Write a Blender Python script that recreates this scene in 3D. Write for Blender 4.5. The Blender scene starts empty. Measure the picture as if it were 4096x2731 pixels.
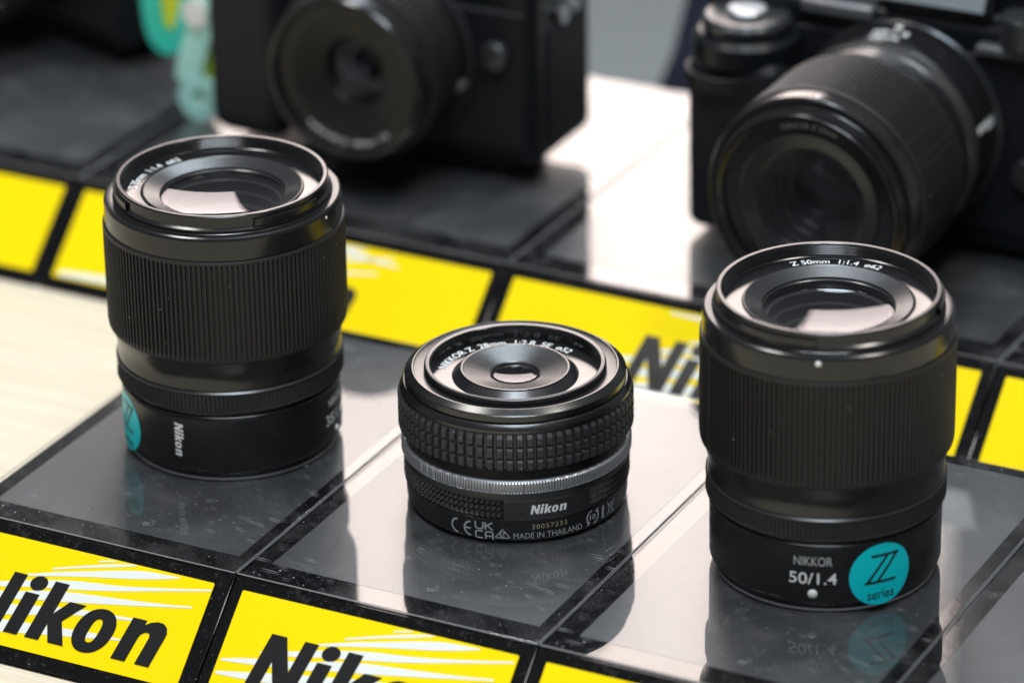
import bpy, bmesh, math, random
from math import sin, cos, pi, radians, hypot, atan2
from mathutils import Vector, Matrix
random.seed(7)
S = 0.001                       # everything below is written in millimetres
sc = bpy.context.scene
COL = sc.collection

# ------------------------------------------------------------------ camera (fitted)
CAM = Vector((609.87, -984.02, 614.78))
YAW, PIT, ROL, FPX = -0.4830, 0.4380, -0.0178, 10113.9
Fv = Vector((sin(YAW)*cos(PIT), cos(YAW)*cos(PIT), -sin(PIT)))
Rv = Vector((cos(YAW), -sin(YAW), 0)); Uv = Rv.cross(Fv)
R2 = Rv*cos(ROL)+Uv*sin(ROL); U2 = -Rv*sin(ROL)+Uv*cos(ROL)

# ------------------------------------------------------------------ materials
MATS = {}
def newmat(name):
    m = bpy.data.materials.new(name); m.use_nodes = True
    nt = m.node_tree; b = nt.nodes['Principled BSDF']
    MATS[name] = m
    return m, nt, b
def setp(b, **k):
    for kk, v in k.items():
        kk = kk.replace('_', ' ')
        if kk in b.inputs:
            b.inputs[kk].default_value = v
def simple(name, col, rough=.4, metal=0., grain=0., gscale=2500., spec=.5, coat=0., rvar=0., ior=1.5):
    m, nt, b = newmat(name)
    setp(b, Base_Color=(*col, 1), Roughness=rough, Metallic=metal, IOR=ior)
    b.inputs['Specular IOR Level'].default_value = spec
    if coat:
        b.inputs['Coat Weight'].default_value = coat; b.inputs['Coat Roughness'].default_value = .05
    if grain or rvar:
        tc = nt.nodes.new('ShaderNodeTexCoord'); n = nt.nodes.new('ShaderNodeTexNoise')
        n.inputs['Scale'].default_value = gscale; n.inputs['Detail'].default_value = 3
        nt.links.new(tc.outputs['Object'], n.inputs['Vector'])
        if grain:
            bp = nt.nodes.new('ShaderNodeBump'); bp.inputs['Strength'].default_value = grain
            bp.inputs['Distance'].default_value = .000012
            nt.links.new(n.outputs['Fac'], bp.inputs['Height']); nt.links.new(bp.outputs['Normal'], b.inputs['Normal'])
        if rvar:
            n2 = nt.nodes.new('ShaderNodeTexNoise'); n2.inputs['Scale'].default_value = 120; n2.inputs['Detail'].default_value = 5
            nt.links.new(tc.outputs['Object'], n2.inputs['Vector'])
            mr = nt.nodes.new('ShaderNodeMapRange')
            mr.inputs['To Min'].default_value = max(.02, rough-rvar); mr.inputs['To Max'].default_value = rough+rvar
            nt.links.new(n2.outputs['Fac'], mr.inputs['Value']); nt.links.new(mr.outputs['Result'], b.inputs['Roughness'])
    return m
def dusty(name, col, rough, scale=900., thr=.78, amount=.5, spec=.5, grain=.15):
    """dark plastic or rubber with tiny pale dust specks"""
    m, nt, b = newmat(name)
    setp(b, Roughness=rough); b.inputs['Specular IOR Level'].default_value = spec
    tc = nt.nodes.new('ShaderNodeTexCoord')
    v = nt.nodes.new('ShaderNodeTexVoronoi'); v.inputs['Scale'].default_value = scale
    nt.links.new(tc.outputs['Object'], v.inputs['Vector'])
    lt = nt.nodes.new('ShaderNodeMath'); lt.operation = 'LESS_THAN'; lt.inputs[1].default_value = .17
    nt.links.new(v.outputs['Distance'], lt.inputs[0])
    sp = nt.nodes.new('ShaderNodeSeparateColor'); nt.links.new(v.outputs['Color'], sp.inputs[0])
    gt = nt.nodes.new('ShaderNodeMath'); gt.operation = 'GREATER_THAN'; gt.inputs[1].default_value = thr
    nt.links.new(sp.outputs[0], gt.inputs[0])
    mu = nt.nodes.new('ShaderNodeMath'); mu.operation = 'MULTIPLY'
    nt.links.new(lt.outputs[0], mu.inputs[0]); nt.links.new(gt.outputs[0], mu.inputs[1])
    m2 = nt.nodes.new('ShaderNodeMath'); m2.operation = 'MULTIPLY'; m2.inputs[1].default_value = amount
    nt.links.new(mu.outputs[0], m2.inputs[0])
    mx = nt.nodes.new('ShaderNodeMix'); mx.data_type = 'RGBA'
    mx.inputs['A'].default_value = (*col, 1); mx.inputs['B'].default_value = (.5, .5, .48, 1)
    nt.links.new(m2.outputs[0], mx.inputs['Factor']); nt.links.new(mx.outputs['Result'], b.inputs['Base Color'])
    n = nt.nodes.new('ShaderNodeTexNoise'); n.inputs['Scale'].default_value = 3500
    nt.links.new(tc.outputs['Object'], n.inputs['Vector'])
    bp = nt.nodes.new('ShaderNodeBump'); bp.inputs['Strength'].default_value = grain; bp.inputs['Distance'].default_value = .000012
    nt.links.new(n.outputs['Fac'], bp.inputs['Height']); nt.links.new(bp.outputs['Normal'], b.inputs['Normal'])
    return m

M_SATIN = simple('satin_black_metal', (.010, .010, .011), .20, 0, .2, 2500, .5, rvar=.05, ior=1.5)
M_MATTE = simple('matte_black_plastic', (.011, .011, .012), .24, 0, .2, 2200, .55, rvar=.04)
M_BARREL = simple('smooth_black_barrel', (.009, .0095, .011), .27, 0, .2, 2600, .5, rvar=.05)
M_FLAT = simple('sheen_black_ring', (.012, .012, .013), .15, 0, .12, 2500, .5, ior=1.85)
M_RUBBER = dusty('ribbed_black_rubber', (.015, .0145, .014), .5, 700, .985, .8, .4)
M_RUBBER2 = dusty('block_black_rubber', (.034, .036, .039), .38, 900, .985, .7, .5)
M_PYR = simple('pyramid_black_plastic', (.012, .012, .012), .28, 0, .05, 2500, .5, ior=1.9)
M_GLOSSB = simple('gloss_black_enamel', (.008, .008, .009), .24, 0, .12, 2500, .5, rvar=.04, ior=1.65)
M_SILVER = simple('satin_silver_metal', (.50, .52, .55), .36, .75, .5, 1800, .5)
M_STEEL = simple('bright_mount_metal', (.55, .56, .58), .25, 1.)
M_BAFFLE = simple('ribbed_baffle_black', (.018, .019, .021), .27, 0, .1, 2500, .5, ior=1.7)
M_CONE = simple('satin_cone_black', (.012, .013, .015), .27, 0, .12, 2500, .5, ior=1.7)
M_DEEP = simple('deep_black_interior', (.004, .004, .004), .5)
M_PRINT = simple('white_print', (.85, .87, .88), .5)
M_PRINTG = simple('grey_print', (.42, .46, .47), .5)
M_PRINTGOLD = simple('tan_print', (.52, .42, .27), .5)
M_DOT = simple('white_bead', (.85, .85, .83), .35)
M_TEAL = simple('teal_sticker_paper', (.0, .70, .78), .35, 0, .1, 900, .4)
M_TEALD = simple('dark_ink_on_sticker', (.004, .02, .02), .45)
M_YEL = simple('yellow_sign_print', (.93, .70, .0), .14, 0, .03, 300, .45)
M_WHT = simple('white_sign_print', (.76, .79, .76), .14, 0, .03, 300, .45)
M_CAMBODY = simple('camera_body_black', (.006, .008, .010), .32, 0, .4, 1500, .28)
M_LEATHER = simple('leatherette_black', (.008, .010, .013), .5, 0, 1., 900, .25)
M_LENSIN = simple('dark_lens_cone', (.006, .006, .006), .4, 0, .1, 900, .3)
M_MINT = simple('mint_strap_rubber', (.50, .93, .84), .4, 0, .1, 800, .5)
M_MINTD = simple('teal_strap_rubber', (.03, .62, .48), .4, 0, .1, 800, .5)
M_OLIVE = simple('yellow_green_tag', (.70, .72, .02), .5)
M_TOPLATE = simple('camera_top_metal', (.05, .055, .06), .25, .6)
M_PLATEL = simple('lit_plate_grey', (.12, .13, .14), .3, .4)  # lighter copy of the top metal, painting its lit parts
M_NAVY = simple('navy_cord', (.012, .02, .05), .6)

def glassmix(name, tint=(1, 1, 1), ior=1.5, boost=1., rough=0.0, dust=0.):
    m = bpy.data.materials.new(name); m.use_nodes = True; nt = m.node_tree; nt.nodes.clear()
    o = nt.nodes.new('ShaderNodeOutputMaterial'); mix = nt.nodes.new('ShaderNodeMixShader')
    tr = nt.nodes.new('ShaderNodeBsdfTransparent'); gl = nt.nodes.new('ShaderNodeBsdfGlossy')
    gl.inputs['Roughness'].default_value = rough; gl.inputs['Color'].default_value = (*tint, 1)
    fr = nt.nodes.new('ShaderNodeFresnel'); fr.inputs['IOR'].default_value = ior
    mu = nt.nodes.new('ShaderNodeMath'); mu.operation = 'MULTIPLY'; mu.inputs[1].default_value = boost; mu.use_clamp = True
    # light from below the sheet should not be trapped: only the outer face reflects
    geo = nt.nodes.new('ShaderNodeNewGeometry')
    inv = nt.nodes.new('ShaderNodeMath'); inv.operation = 'SUBTRACT'; inv.inputs[0].default_value = 1
    nt.links.new(geo.outputs['Backfacing'], inv.inputs[1])
    m3 = nt.nodes.new('ShaderNodeMath'); m3.operation = 'MULTIPLY'
    nt.links.new(fr.outputs[0], mu.inputs[0]); nt.links.new(mu.outputs[0], m3.inputs[0]); nt.links.new(inv.outputs[0], m3.inputs[1])
    nt.links.new(m3.outputs[0], mix.inputs[0]); nt.links.new(tr.outputs[0], mix.inputs[1]); nt.links.new(gl.outputs[0], mix.inputs[2])
    last = mix
    if dust:
        tc = nt.nodes.new('ShaderNodeTexCoord')
        # specks
        masks = []
        for scl, th, dist, am in ((420, .80, .11, .6), (1100, .74, .18, .28), (170, .88, .06, .9), (2200, .7, .22, .12)):
            v = nt.nodes.new('ShaderNodeTexVoronoi'); v.inputs['Scale'].default_value = scl
            nt.links.new(tc.outputs['Object'], v.inputs['Vector'])
            lt = nt.nodes.new('ShaderNodeMapRange'); lt.inputs['From Min'].default_value = dist; lt.inputs['From Max'].default_value = dist*.5
            nt.links.new(v.outputs['Distance'], lt.inputs['Value'])
            sp = nt.nodes.new('ShaderNodeSeparateColor'); nt.links.new(v.outputs['Color'], sp.inputs[0])
            gt = nt.nodes.new('ShaderNodeMath'); gt.operation = 'GREATER_THAN'; gt.inputs[1].default_value = th
            nt.links.new(sp.outputs[0], gt.inputs[0])
            a = nt.nodes.new('ShaderNodeMath'); a.operation = 'MULTIPLY'
            nt.links.new(lt.outputs[0], a.inputs[0]); nt.links.new(gt.outputs[0], a.inputs[1])
            a2 = nt.nodes.new('ShaderNodeMath'); a2.operation = 'MULTIPLY'; a2.inputs[1].default_value = am
            nt.links.new(a.outputs[0], a2.inputs[0]); masks.append(a2)
        # fine scratches in two directions
        for ang, sx, sy in ((20, 110, 1500), (-38, 90, 1300), (68, 100, 1700), (5, 130, 1900)):
            mp = nt.nodes.new('ShaderNodeMapping'); mp.inputs['Rotation'].default_value = (0, 0, radians(ang)); mp.inputs['Scale'].default_value = (sx, sy, 1)
            nt.links.new(tc.outputs['Object'], mp.inputs[0])
            n = nt.nodes.new('ShaderNodeTexNoise'); n.inputs['Scale'].default_value = 1; n.inputs['Detail'].default_value = 1
            nt.links.new(mp.outputs[0], n.inputs['Vector'])
            r = nt.nodes.new('ShaderNodeMapRange'); r.inputs['From Min'].default_value = .69; r.inputs['From Max'].default_value = .77; r.inputs['To Max'].default_value = .5
            nt.links.new(n.outputs['Fac'], r.inputs['Value'])
            nc = nt.nodes.new('ShaderNodeTexNoise'); nc.inputs['Scale'].default_value = 38; nc.inputs['Detail'].default_value = 2
            mc = nt.nodes.new('ShaderNodeMapping'); mc.inputs['Location'].default_value = (ang*.013, ang*.021, 0); nt.links.new(tc.outputs['Object'], mc.inputs[0]); nt.links.new(mc.outputs[0], nc.inputs['Vector'])
            rc = nt.nodes.new('ShaderNodeMapRange'); rc.inputs['From Min'].default_value = .57; rc.inputs['From Max'].default_value = .67
            nt.links.new(nc.outputs['Fac'], rc.inputs['Value'])
            ml = nt.nodes.new('ShaderNodeMath'); ml.operation = 'MULTIPLY'
            nt.links.new(r.outputs[0], ml.inputs[0]); nt.links.new(rc.outputs[0], ml.inputs[1]); masks.append(ml)
        # broad smears
        n = nt.nodes.new('ShaderNodeTexNoise'); n.inputs['Scale'].default_value = 45; n.inputs['Detail'].default_value = 6; n.inputs['Distortion'].default_value = .8
        nt.links.new(tc.outputs['Object'], n.inputs['Vector'])
        r = nt.nodes.new('ShaderNodeMapRange'); r.inputs['From Min'].default_value = .45; r.inputs['From Max'].default_value = .8; r.inputs['To Max'].default_value = .035
        nt.links.new(n.outputs['Fac'], r.inputs['Value']); masks.append(r)
        cur = masks[0]
        for k in masks[1:]:
            mxx = nt.nodes.new('ShaderNodeMath'); mxx.operation = 'MAXIMUM'
            nt.links.new(cur.outputs[0], mxx.inputs[0]); nt.links.new(k.outputs[0], mxx.inputs[1]); cur = mxx
        sc_ = nt.nodes.new('ShaderNodeMath'); sc_.operation = 'MULTIPLY'; sc_.inputs[1].default_value = dust; sc_.use_clamp = True
        nt.links.new(cur.outputs[0], sc_.inputs[0])
        df = nt.nodes.new('ShaderNodeBsdfDiffuse'); df.inputs['Color'].default_value = (.55, .56, .58, 1)
        mix2 = nt.nodes.new('ShaderNodeMixShader')
        nt.links.new(sc_.outputs[0], mix2.inputs[0]); nt.links.new(mix.outputs[0], mix2.inputs[1]); nt.links.new(df.outputs[0], mix2.inputs[2])
        last = mix2
    nt.links.new(last.outputs[0], o.inputs[0])
    return m
M_EDGE = simple('edge_highlight_grey', (.30, .31, .32), .35, 0, .6, 1500, .5)  # pale grey that paints the highlight along the acrylic edges
M_COVER = glassmix('clear_acrylic_sheet', ior=1.49, dust=1.)
M_GLASS = glassmix('coated_lens_glass', (.96, .95, 1.), 1.55, .85)
M_GLASSP = glassmix('violet_coated_glass', (.6, .62, 1.), 1.45, .8)

# black stand body: glossy acrylic with dust
def mat_stand():
    m, nt, b = newmat('black_acrylic')
    setp(b, Roughness=.12); b.inputs['Specular IOR Level'].default_value = .3
    tc = nt.nodes.new('ShaderNodeTexCoord')
    n = nt.nodes.new('ShaderNodeTexNoise'); n.inputs['Scale'].default_value = 260; n.inputs['Detail'].default_value = 8; n.inputs['Roughness'].default_value = .75
    nt.links.new(tc.outputs['Object'], n.inputs['Vector'])
    r = nt.nodes.new('ShaderNodeMapRange'); r.inputs['From Min'].default_value = .56; r.inputs['From Max'].default_value = .85; r.inputs['To Max'].default_value = .12
    nt.links.new(n.outputs['Fac'], r.inputs['Value'])
    mx = nt.nodes.new('ShaderNodeMix'); mx.data_type = 'RGBA'
    mx.inputs['A'].default_value = (.005, .005, .006, 1); mx.inputs['B'].default_value = (.42, .42, .40, 1)
    cur = r
    for scl, th, dist, am in ((1000, .84, .20, .30), (420, .93, .12, .6), (2000, .76, .22, .16)):
        v = nt.nodes.new('ShaderNodeTexVoronoi'); v.inputs['Scale'].default_value = scl
        nt.links.new(tc.outputs['Object'], v.inputs['Vector'])
        lt = nt.nodes.new('ShaderNodeMapRange'); lt.inputs['From Min'].default_value = dist; lt.inputs['From Max'].default_value = dist*.5
        nt.links.new(v.outputs['Distance'], lt.inputs['Value'])
        sp = nt.nodes.new('ShaderNodeSeparateColor'); nt.links.new(v.outputs['Color'], sp.inputs[0])
        gt = nt.nodes.new('ShaderNodeMath'); gt.operation = 'GREATER_THAN'; gt.inputs[1].default_value = th
        nt.links.new(sp.outputs[0], gt.inputs[0])
        a = nt.nodes.new('ShaderNodeMath'); a.operation = 'MULTIPLY'; nt.links.new(lt.outputs[0], a.inputs[0]); nt.links.new(gt.outputs[0], a.inputs[1])
        a2 = nt.nodes.new('ShaderNodeMath'); a2.operation = 'MULTIPLY'; a2.inputs[1].default_value = am; nt.links.new(a.outputs[0], a2.inputs[0])
        mm = nt.nodes.new('ShaderNodeMath'); mm.operation = 'MAXIMUM'; nt.links.new(cur.outputs[0], mm.inputs[0]); nt.links.new(a2.outputs[0], mm.inputs[1]); cur = mm
    nt.links.new(cur.outputs[0], mx.inputs['Factor']); nt.links.new(mx.outputs['Result'], b.inputs['Base Color'])
    n2 = nt.nodes.new('ShaderNodeTexNoise'); n2.inputs['Scale'].default_value = 90; n2.inputs['Detail'].default_value = 6
    nt.links.new(tc.outputs['Object'], n2.inputs['Vector'])
    r2 = nt.nodes.new('ShaderNodeMapRange'); r2.inputs['To Min'].default_value = .05; r2.inputs['To Max'].default_value = .14
    nt.links.new(n2.outputs['Fac'], r2.inputs['Value']); nt.links.new(r2.outputs[0], b.inputs['Roughness'])
    return m
M_STAND = mat_stand()
def mat_panel():
    m, nt, b = newmat('grey_frosted_panel')
    setp(b, Roughness=.42); b.inputs['Specular IOR Level'].default_value = .75
    tc = nt.nodes.new('ShaderNodeTexCoord')
    n = nt.nodes.new('ShaderNodeTexNoise'); n.inputs['Scale'].default_value = 22; n.inputs['Detail'].default_value = 7; n.inputs['Distortion'].default_value = 1.
    nt.links.new(tc.outputs['Object'], n.inputs['Vector'])
    r = nt.nodes.new('ShaderNodeMapRange'); r.inputs['From Min'].default_value = .3; r.inputs['From Max'].default_value = .7
    nt.links.new(n.outputs['Fac'], r.inputs['Value'])
    mx = nt.nodes.new('ShaderNodeMix'); mx.data_type = 'RGBA'
    mx.inputs['A'].default_value = (.030, .033, .036, 1); mx.inputs['B'].default_value = (.040, .043, .046, 1)
    nt.links.new(r.outputs[0], mx.inputs['Factor']); nt.links.new(mx.outputs['Result'], b.inputs['Base Color'])
    return m
M_PANEL = mat_panel()
def mat_wood():
    m, nt, b = newmat('pale_wood')
    setp(b, Roughness=.45)
    tc = nt.nodes.new('ShaderNodeTexCoord'); mp = nt.nodes.new('ShaderNodeMapping')
    mp.inputs['Rotation'].default_value = (0, 0, radians(20)); mp.inputs['Scale'].default_value = (5, 260, 1)
    nt.links.new(tc.outputs['Object'], mp.inputs[0])
    n = nt.nodes.new('ShaderNodeTexNoise'); n.inputs['Scale'].default_value = 2.2; n.inputs['Detail'].default_value = 7; n.inputs['Distortion'].default_value = .4
    nt.links.new(mp.outputs[0], n.inputs['Vector'])
    cr = nt.nodes.new('ShaderNodeValToRGB')
    cr.color_ramp.elements[0].position = .3; cr.color_ramp.elements[0].color = (.60, .51, .38, 1)
    cr.color_ramp.elements[1].position = .62; cr.color_ramp.elements[1].color = (.72, .64, .50, 1)
    nt.links.new(n.outputs['Fac'], cr.inputs[0]); nt.links.new(cr.outputs[0], b.inputs['Base Color'])
    return m
M_WOOD = mat_wood()
M_FLOOR = simple('grey_floor', (.72, .76, .76), .6, 0, 0, 10, .3)

# ------------------------------------------------------------------ mesh helpers
def finish(name, me, mat, parent, smooth=True, ang=32, loc=None):
    me.materials.append(mat)
    if smooth:
        me.polygons.foreach_set('use_smooth', [True]*len(me.polygons))
        me.set_sharp_from_angle(angle=radians(ang))
    o = bpy.data.objects.new(name, me); COL.objects.link(o)
    if parent is not None: o.parent = parent
    if loc: o.location = Vector(loc)*S
    return o
def mesh_obj(name, verts, faces, mat, parent=None, smooth=True, ang=32, loc=None):
    me = bpy.data.meshes.new(name)
    me.from_pydata([Vector(v)*S for v in verts], [], faces); me.validate()
    return finish(name, me, mat, parent, smooth, ang, loc)
def bm_obj(name, bm, mat, parent=None, smooth=True, ang=32, loc=None):
    me = bpy.data.meshes.new(name)
    for v in bm.verts: v.co *= S
    bm.normal_update(); bm.to_mesh(me); bm.free()
    o_ = finish(name, me, mat, parent, smooth, ang, loc)
    if smooth:      # the broad faces of a bevelled box stay flat
        mx = max(p.area for p in me.polygons)
        for p in me.polygons:
            if p.area > mx*.12: p.use_smooth = False
    return o_
def add_box(bm, x0, x1, y0, y1, z0, z1, bev=0., segs=3):
    b2 = bmesh.new()
    bmesh.ops.create_cube(b2, size=1)
    for v in b2.verts:
        v.co = Vector(((x0+x1)/2+v.co.x*(x1-x0), (y0+y1)/2+v.co.y*(y1-y0), (z0+z1)/2+v.co.z*(z1-z0)))
    if bev: bmesh.ops.bevel(b2, geom=b2.edges[:], offset=bev, segments=segs, affect='EDGES', profile=.5)
    merge(bm, b2)
def merge(bm, b2, mat=None):
    if mat is not None: bmesh.ops.transform(b2, matrix=mat, verts=b2.verts)
    tmp = bpy.data.meshes.new('t'); b2.to_mesh(tmp); b2.free(); bm.from_mesh(tmp); bpy.data.meshes.remove(tmp)
def lathe(name, prof, mat, parent, seg=192, fun=None, ang=14, thetas=None, closed=True, M=None, loc=None):
    """revolve (r, z) points about z; fun(theta, r, z) -> r"""
    if thetas is None: thetas = [2*pi*i/seg for i in range(seg)]
    n = len(thetas); verts = []; faces = []
    for (r, z) in prof:
        for t in thetas:
            rr = fun(t, r, z) if fun else r
            verts.append((rr*cos(t), rr*sin(t), z))
    for j in range(len(prof)-1):
        for i in range(n if closed else n-1):
            k = (i+1) % n
            faces.append((j*n+i, j*n+k, (j+1)*n+k, (j+1)*n+i))
    return mesh_obj(name, verts, faces, mat, parent, True, ang, loc)
def thing(name, label, cat, loc=(0, 0, 0), group=None, rot=None):
    o = bpy.data.objects.new(name, None); COL.objects.link(o); o.location = Vector(loc)*S
    o.empty_display_size = .02
    if rot: o.rotation_euler = rot
    o['label'] = label; o['category'] = cat
    if group: o['group'] = group
    return o

# ------------------------------------------------------------------ lettering
def curve_mesh(splines):
    """filled 2-D outline, list of closed point lists (holes included) -> (verts, faces)"""
    cu = bpy.data.curves.new('c', 'CURVE'); cu.dimensions = '2D'; cu.fill_mode = 'BOTH'
    for pts in splines:
        sp = cu.splines.new('POLY'); sp.points.add(len(pts)-1)
        for i, (x, y) in enumerate(pts): sp.points[i].co = (x, y, 0, 1)
        sp.use_cyclic_u = True
    o = bpy.data.objects.new('c', cu); COL.objects.link(o)
    me = bpy.data.meshes.new_from_object(o.evaluated_get(bpy.context.evaluated_depsgraph_get()))
    v = [tuple(x.co) for x in me.vertices]; f = [tuple(p.vertices) for p in me.polygons]
    bpy.data.objects.remove(o); bpy.data.curves.remove(cu); bpy.data.meshes.remove(me)
    return v, f
def text_mesh(s, size, bold=0., spacing=1., shear=0.):
    cu = bpy.data.curves.new('t', 'FONT'); cu.body = s; cu.size = size; cu.offset = bold; cu.space_character = spacing
    cu.shear = shear; cu.align_x = 'CENTER'; cu.align_y = 'CENTER'; cu.resolution_u = 6
    o = bpy.data.objects.new('t', cu); COL.objects.link(o)
    me = bpy.data.meshes.new_from_object(o.evaluated_get(bpy.context.evaluated_depsgraph_get()))
    v = [tuple(x.co) for x in me.vertices]; f = [tuple(p.vertices) for p in me.polygons]
    bpy.data.objects.remove(o); bpy.data.curves.remove(cu); bpy.data.meshes.remove(me)
    if v:   # centre on the real outline, scale cap height to size
        x0 = min(a[0] for a in v); x1 = max(a[0] for a in v); y0 = min(a[1] for a in v); y1 = max(a[1] for a in v)
        v = [(a[0]-(x0+x1)/2, a[1]-(y0+y1)/2, 0) for a in v]
    return v, f
def fit_text(s, width, height, bold=0., shear=0., spacing=1.):
    v, f = text_mesh(s, height*1.4, bold, spacing, shear)
    x1 = max(a[0] for a in v)*2; y1 = max(a[1] for a in v)*2
    return [(a[0]*width/x1, a[1]*height/y1, 0) for a in v], f
def split_long(vf, step):
    """subdivide faces so a flat outline can follow a cylinder"""
    v, f = vf
    bm = bmesh.new(); vs = [bm.verts.new(a) for a in v]
    for p in f:
        try: bm.faces.new([vs[i] for i in p])
        except ValueError: pass
    bmesh.ops.triangulate(bm, faces=bm.faces[:])
    for _ in range(4):
        ed = [e for e in bm.edges if e.calc_length() > step]
        if not ed: break
        bmesh.ops.subdivide_edges(bm, edges=ed, cuts=1)
        bmesh.ops.triangulate(bm, faces=[x for x in bm.faces if len(x.verts) > 4])
    bm.verts.index_update()
    out = ([tuple(a.co) for a in bm.verts], [tuple(q.index for q in p.verts) for p in bm.faces])
    bm.free(); return out
def merge_vf(lst):
    V = []; Fc = []
    for v, f in lst:
        o = len(V); V += list(v); Fc += [tuple(i+o for i in p) for p in f]
    return V, Fc
def shift(vf, dx, dy): return [(a[0]+dx, a[1]+dy, 0) for a in vf[0]], vf[1]
def rot2(vf, a): return [(p[0]*cos(a)-p[1]*sin(a), p[0]*sin(a)+p[1]*cos(a), 0) for p in vf[0]], vf[1]

def ell(cx, cy, rx, ry, n=28, e=2.0, a0=0, a1=2*pi):
    o = []
    for i in range(n):
        t = a0+(a1-a0)*i/n
        c, s_ = cos(t), sin(t)
        o.append((cx+rx*math.copysign(abs(c)**(2/e), c), cy+ry*math.copysign(abs(s_)**(2/e), s_)))
    return o
def stroke(pts, w):
    """constant width open stroke as a closed outline"""
    L = []; Rr = []
    for i, p in enumerate(pts):
        a = pts[max(0, i-1)]; b = pts[min(len(pts)-1, i+1)]
        dx, dy = b[0]-a[0], b[1]-a[1]; l = hypot(dx, dy) or 1; nx, ny = -dy/l, dx/l
        L.append((p[0]+nx*w/2, p[1]+ny*w/2)); Rr.append((p[0]-nx*w/2, p[1]-ny*w/2))
    return L+Rr[::-1]
def arc(cx, cy, r, a0, a1, n=18, ry=None):
    ry = ry or r
    return [(cx+r*cos(radians(a0+(a1-a0)*i/(n-1))), cy+ry*sin(radians(a0+(a1-a0)*i/(n-1)))) for i in range(n)]
SHEAR = .19
def wordmark():
    """heavy slanted word on the yellow signs; baseline y=0, cap height 18.8, x from 10.8 to 83"""
    N = [(10.8, 0), (10.8, 18.8), (15.9, 18.8), (22.0, 8.6), (22.0, 18.8), (26.6, 18.8), (26.6, 0), (21.6, 0), (15.4, 10.6), (15.4, 0)]
    i_ = [(29, 0), (29, 13.6), (33.9, 13.6), (33.9, 0)]
    k = [(36.6, 0), (36.6, 18.8), (41.5, 18.8), (41.5, 8.9), (44.8, 13.7), (50.5, 13.7), (45.6, 7.3), (50.3, 0), (44.9, 0), (41.5, 5.6), (41.5, 0)]
    n = [(67, 0), (67, 13.7), (71.8, 13.7), (71.8, 12.2), (73.4, 13.4), (75.4, 14.05), (77.4, 13.95), (79.1, 12.9), (80.1, 11.2), (80.2, 9.4), (80.2, 0), (75.3, 0),
         (75.3, 8.6), (75.0, 9.7), (74.1, 10.2), (72.9, 9.9), (72.1, 9.0), (71.9, 7.8), (71.9, 0)]
    vf = merge_vf([curve_mesh([N]), curve_mesh([i_]), curve_mesh([ell(31.7, 17.0, 2.9, 2.35)]), curve_mesh([k]),
                   curve_mesh([ell(57.2, 6.85, 6.5, 7.2, 40, 2.15), ell(57.2, 6.85, 1.75, 3.9, 28, 2.6)]), curve_mesh([n])])
    v = [(a[0]+SHEAR*a[1], a[1], 0) for a in vf[0]]
    return v, vf[1]
WORD = wordmark()
def word_scaled(h):
    k = h/18.8
    return [((a[0]-48.8)*k, (a[1]-9.4)*k, 0) for a in WORD[0]], WORD[1]

def on_cyl(name, vf, r, alpha0, z0, mat, parent, fdir, step=1.2, base=None):
    """wrap a flat outline on a cylinder; alpha measured from the direction fdir, positive to the right"""
    v, f = split_long(vf, step)
    th0 = atan2(fdir.y, fdir.x)
    out = []
    for (x, y, _) in v:
        th = th0+radians(alpha0)+x/r
        rr = (r if base is None else base(z0+y))+.07
        out.append((rr*cos(th), rr*sin(th), z0+y))
    return mesh_obj(name, out, f, mat, parent, False)
def on_ring(name, vf, r, th_mid, z, mat, parent, rightdir, step=1.2):
    """wrap a flat outline round a flat ring; th_mid in degrees, 0 = viewer's right, 90 = far side"""
    v, f = split_long(vf, step)
    a0 = atan2(rightdir.y, rightdir.x)
    out = [((r+y)*cos(a0+radians(th_mid)-x/r), (r+y)*sin(a0+radians(th_mid)-x/r), z) for x, y, _ in v]
    return mesh_obj(name, out, f, mat, parent, False)

# ------------------------------------------------------------------ the stands
SA, SB = 31.67, 29.91          # run and drop of the slanted sign face
SL = hypot(SA, SB)
STRIPES = [
    [(51.5, 6.5, .2), (55, 5.6, .25), (57.5, 5.1, .1)],
    [(37.5, 12, .28), (47, 9.3, .38), (57, 6.7, .5), (63, 5.3, .3), (64.5, 5.1, .1)],
    [(29, 15.9, .28), (40, 13.2, .7), (50, 11.0, .95), (60, 8.9, 1.3), (68, 7.4, 1.3), (75, 6.4, .7), (79.5, 5.7, .2)],
    [(12.8, 21.9, .28), (22, 20.3, .8), (34, 17.6, 1.2), (46.6, 15.4, 1.4), (61.3, 13.2, .9), (75, 10.5, .5), (91.0, 7.2, .3)],
    [(1.3, 26.7, .3), (10, 25.3, .9), (27.7, 22.8, 1.3), (36, 21, 1.5), (47, 19.3, 1.6), (65.5, 16.8, .9), (78, 15, .45), (86.8, 13.6, .3)],
    [(1.1, 30.8, .45), (12, 29.6, 1.2), (26.5, 27.6, 1.7), (41, 25.0, 1.4), (53, 23.0, .9), (70, 21.4, .35)],
    [(1.0, 36.0, .4), (14, 34.6, 1.1), (26.8, 32.8, 2.0), (42.5, 31.0, 1.4), (56, 29.4, 1.0), (68, 28.3, .25)]]
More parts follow.
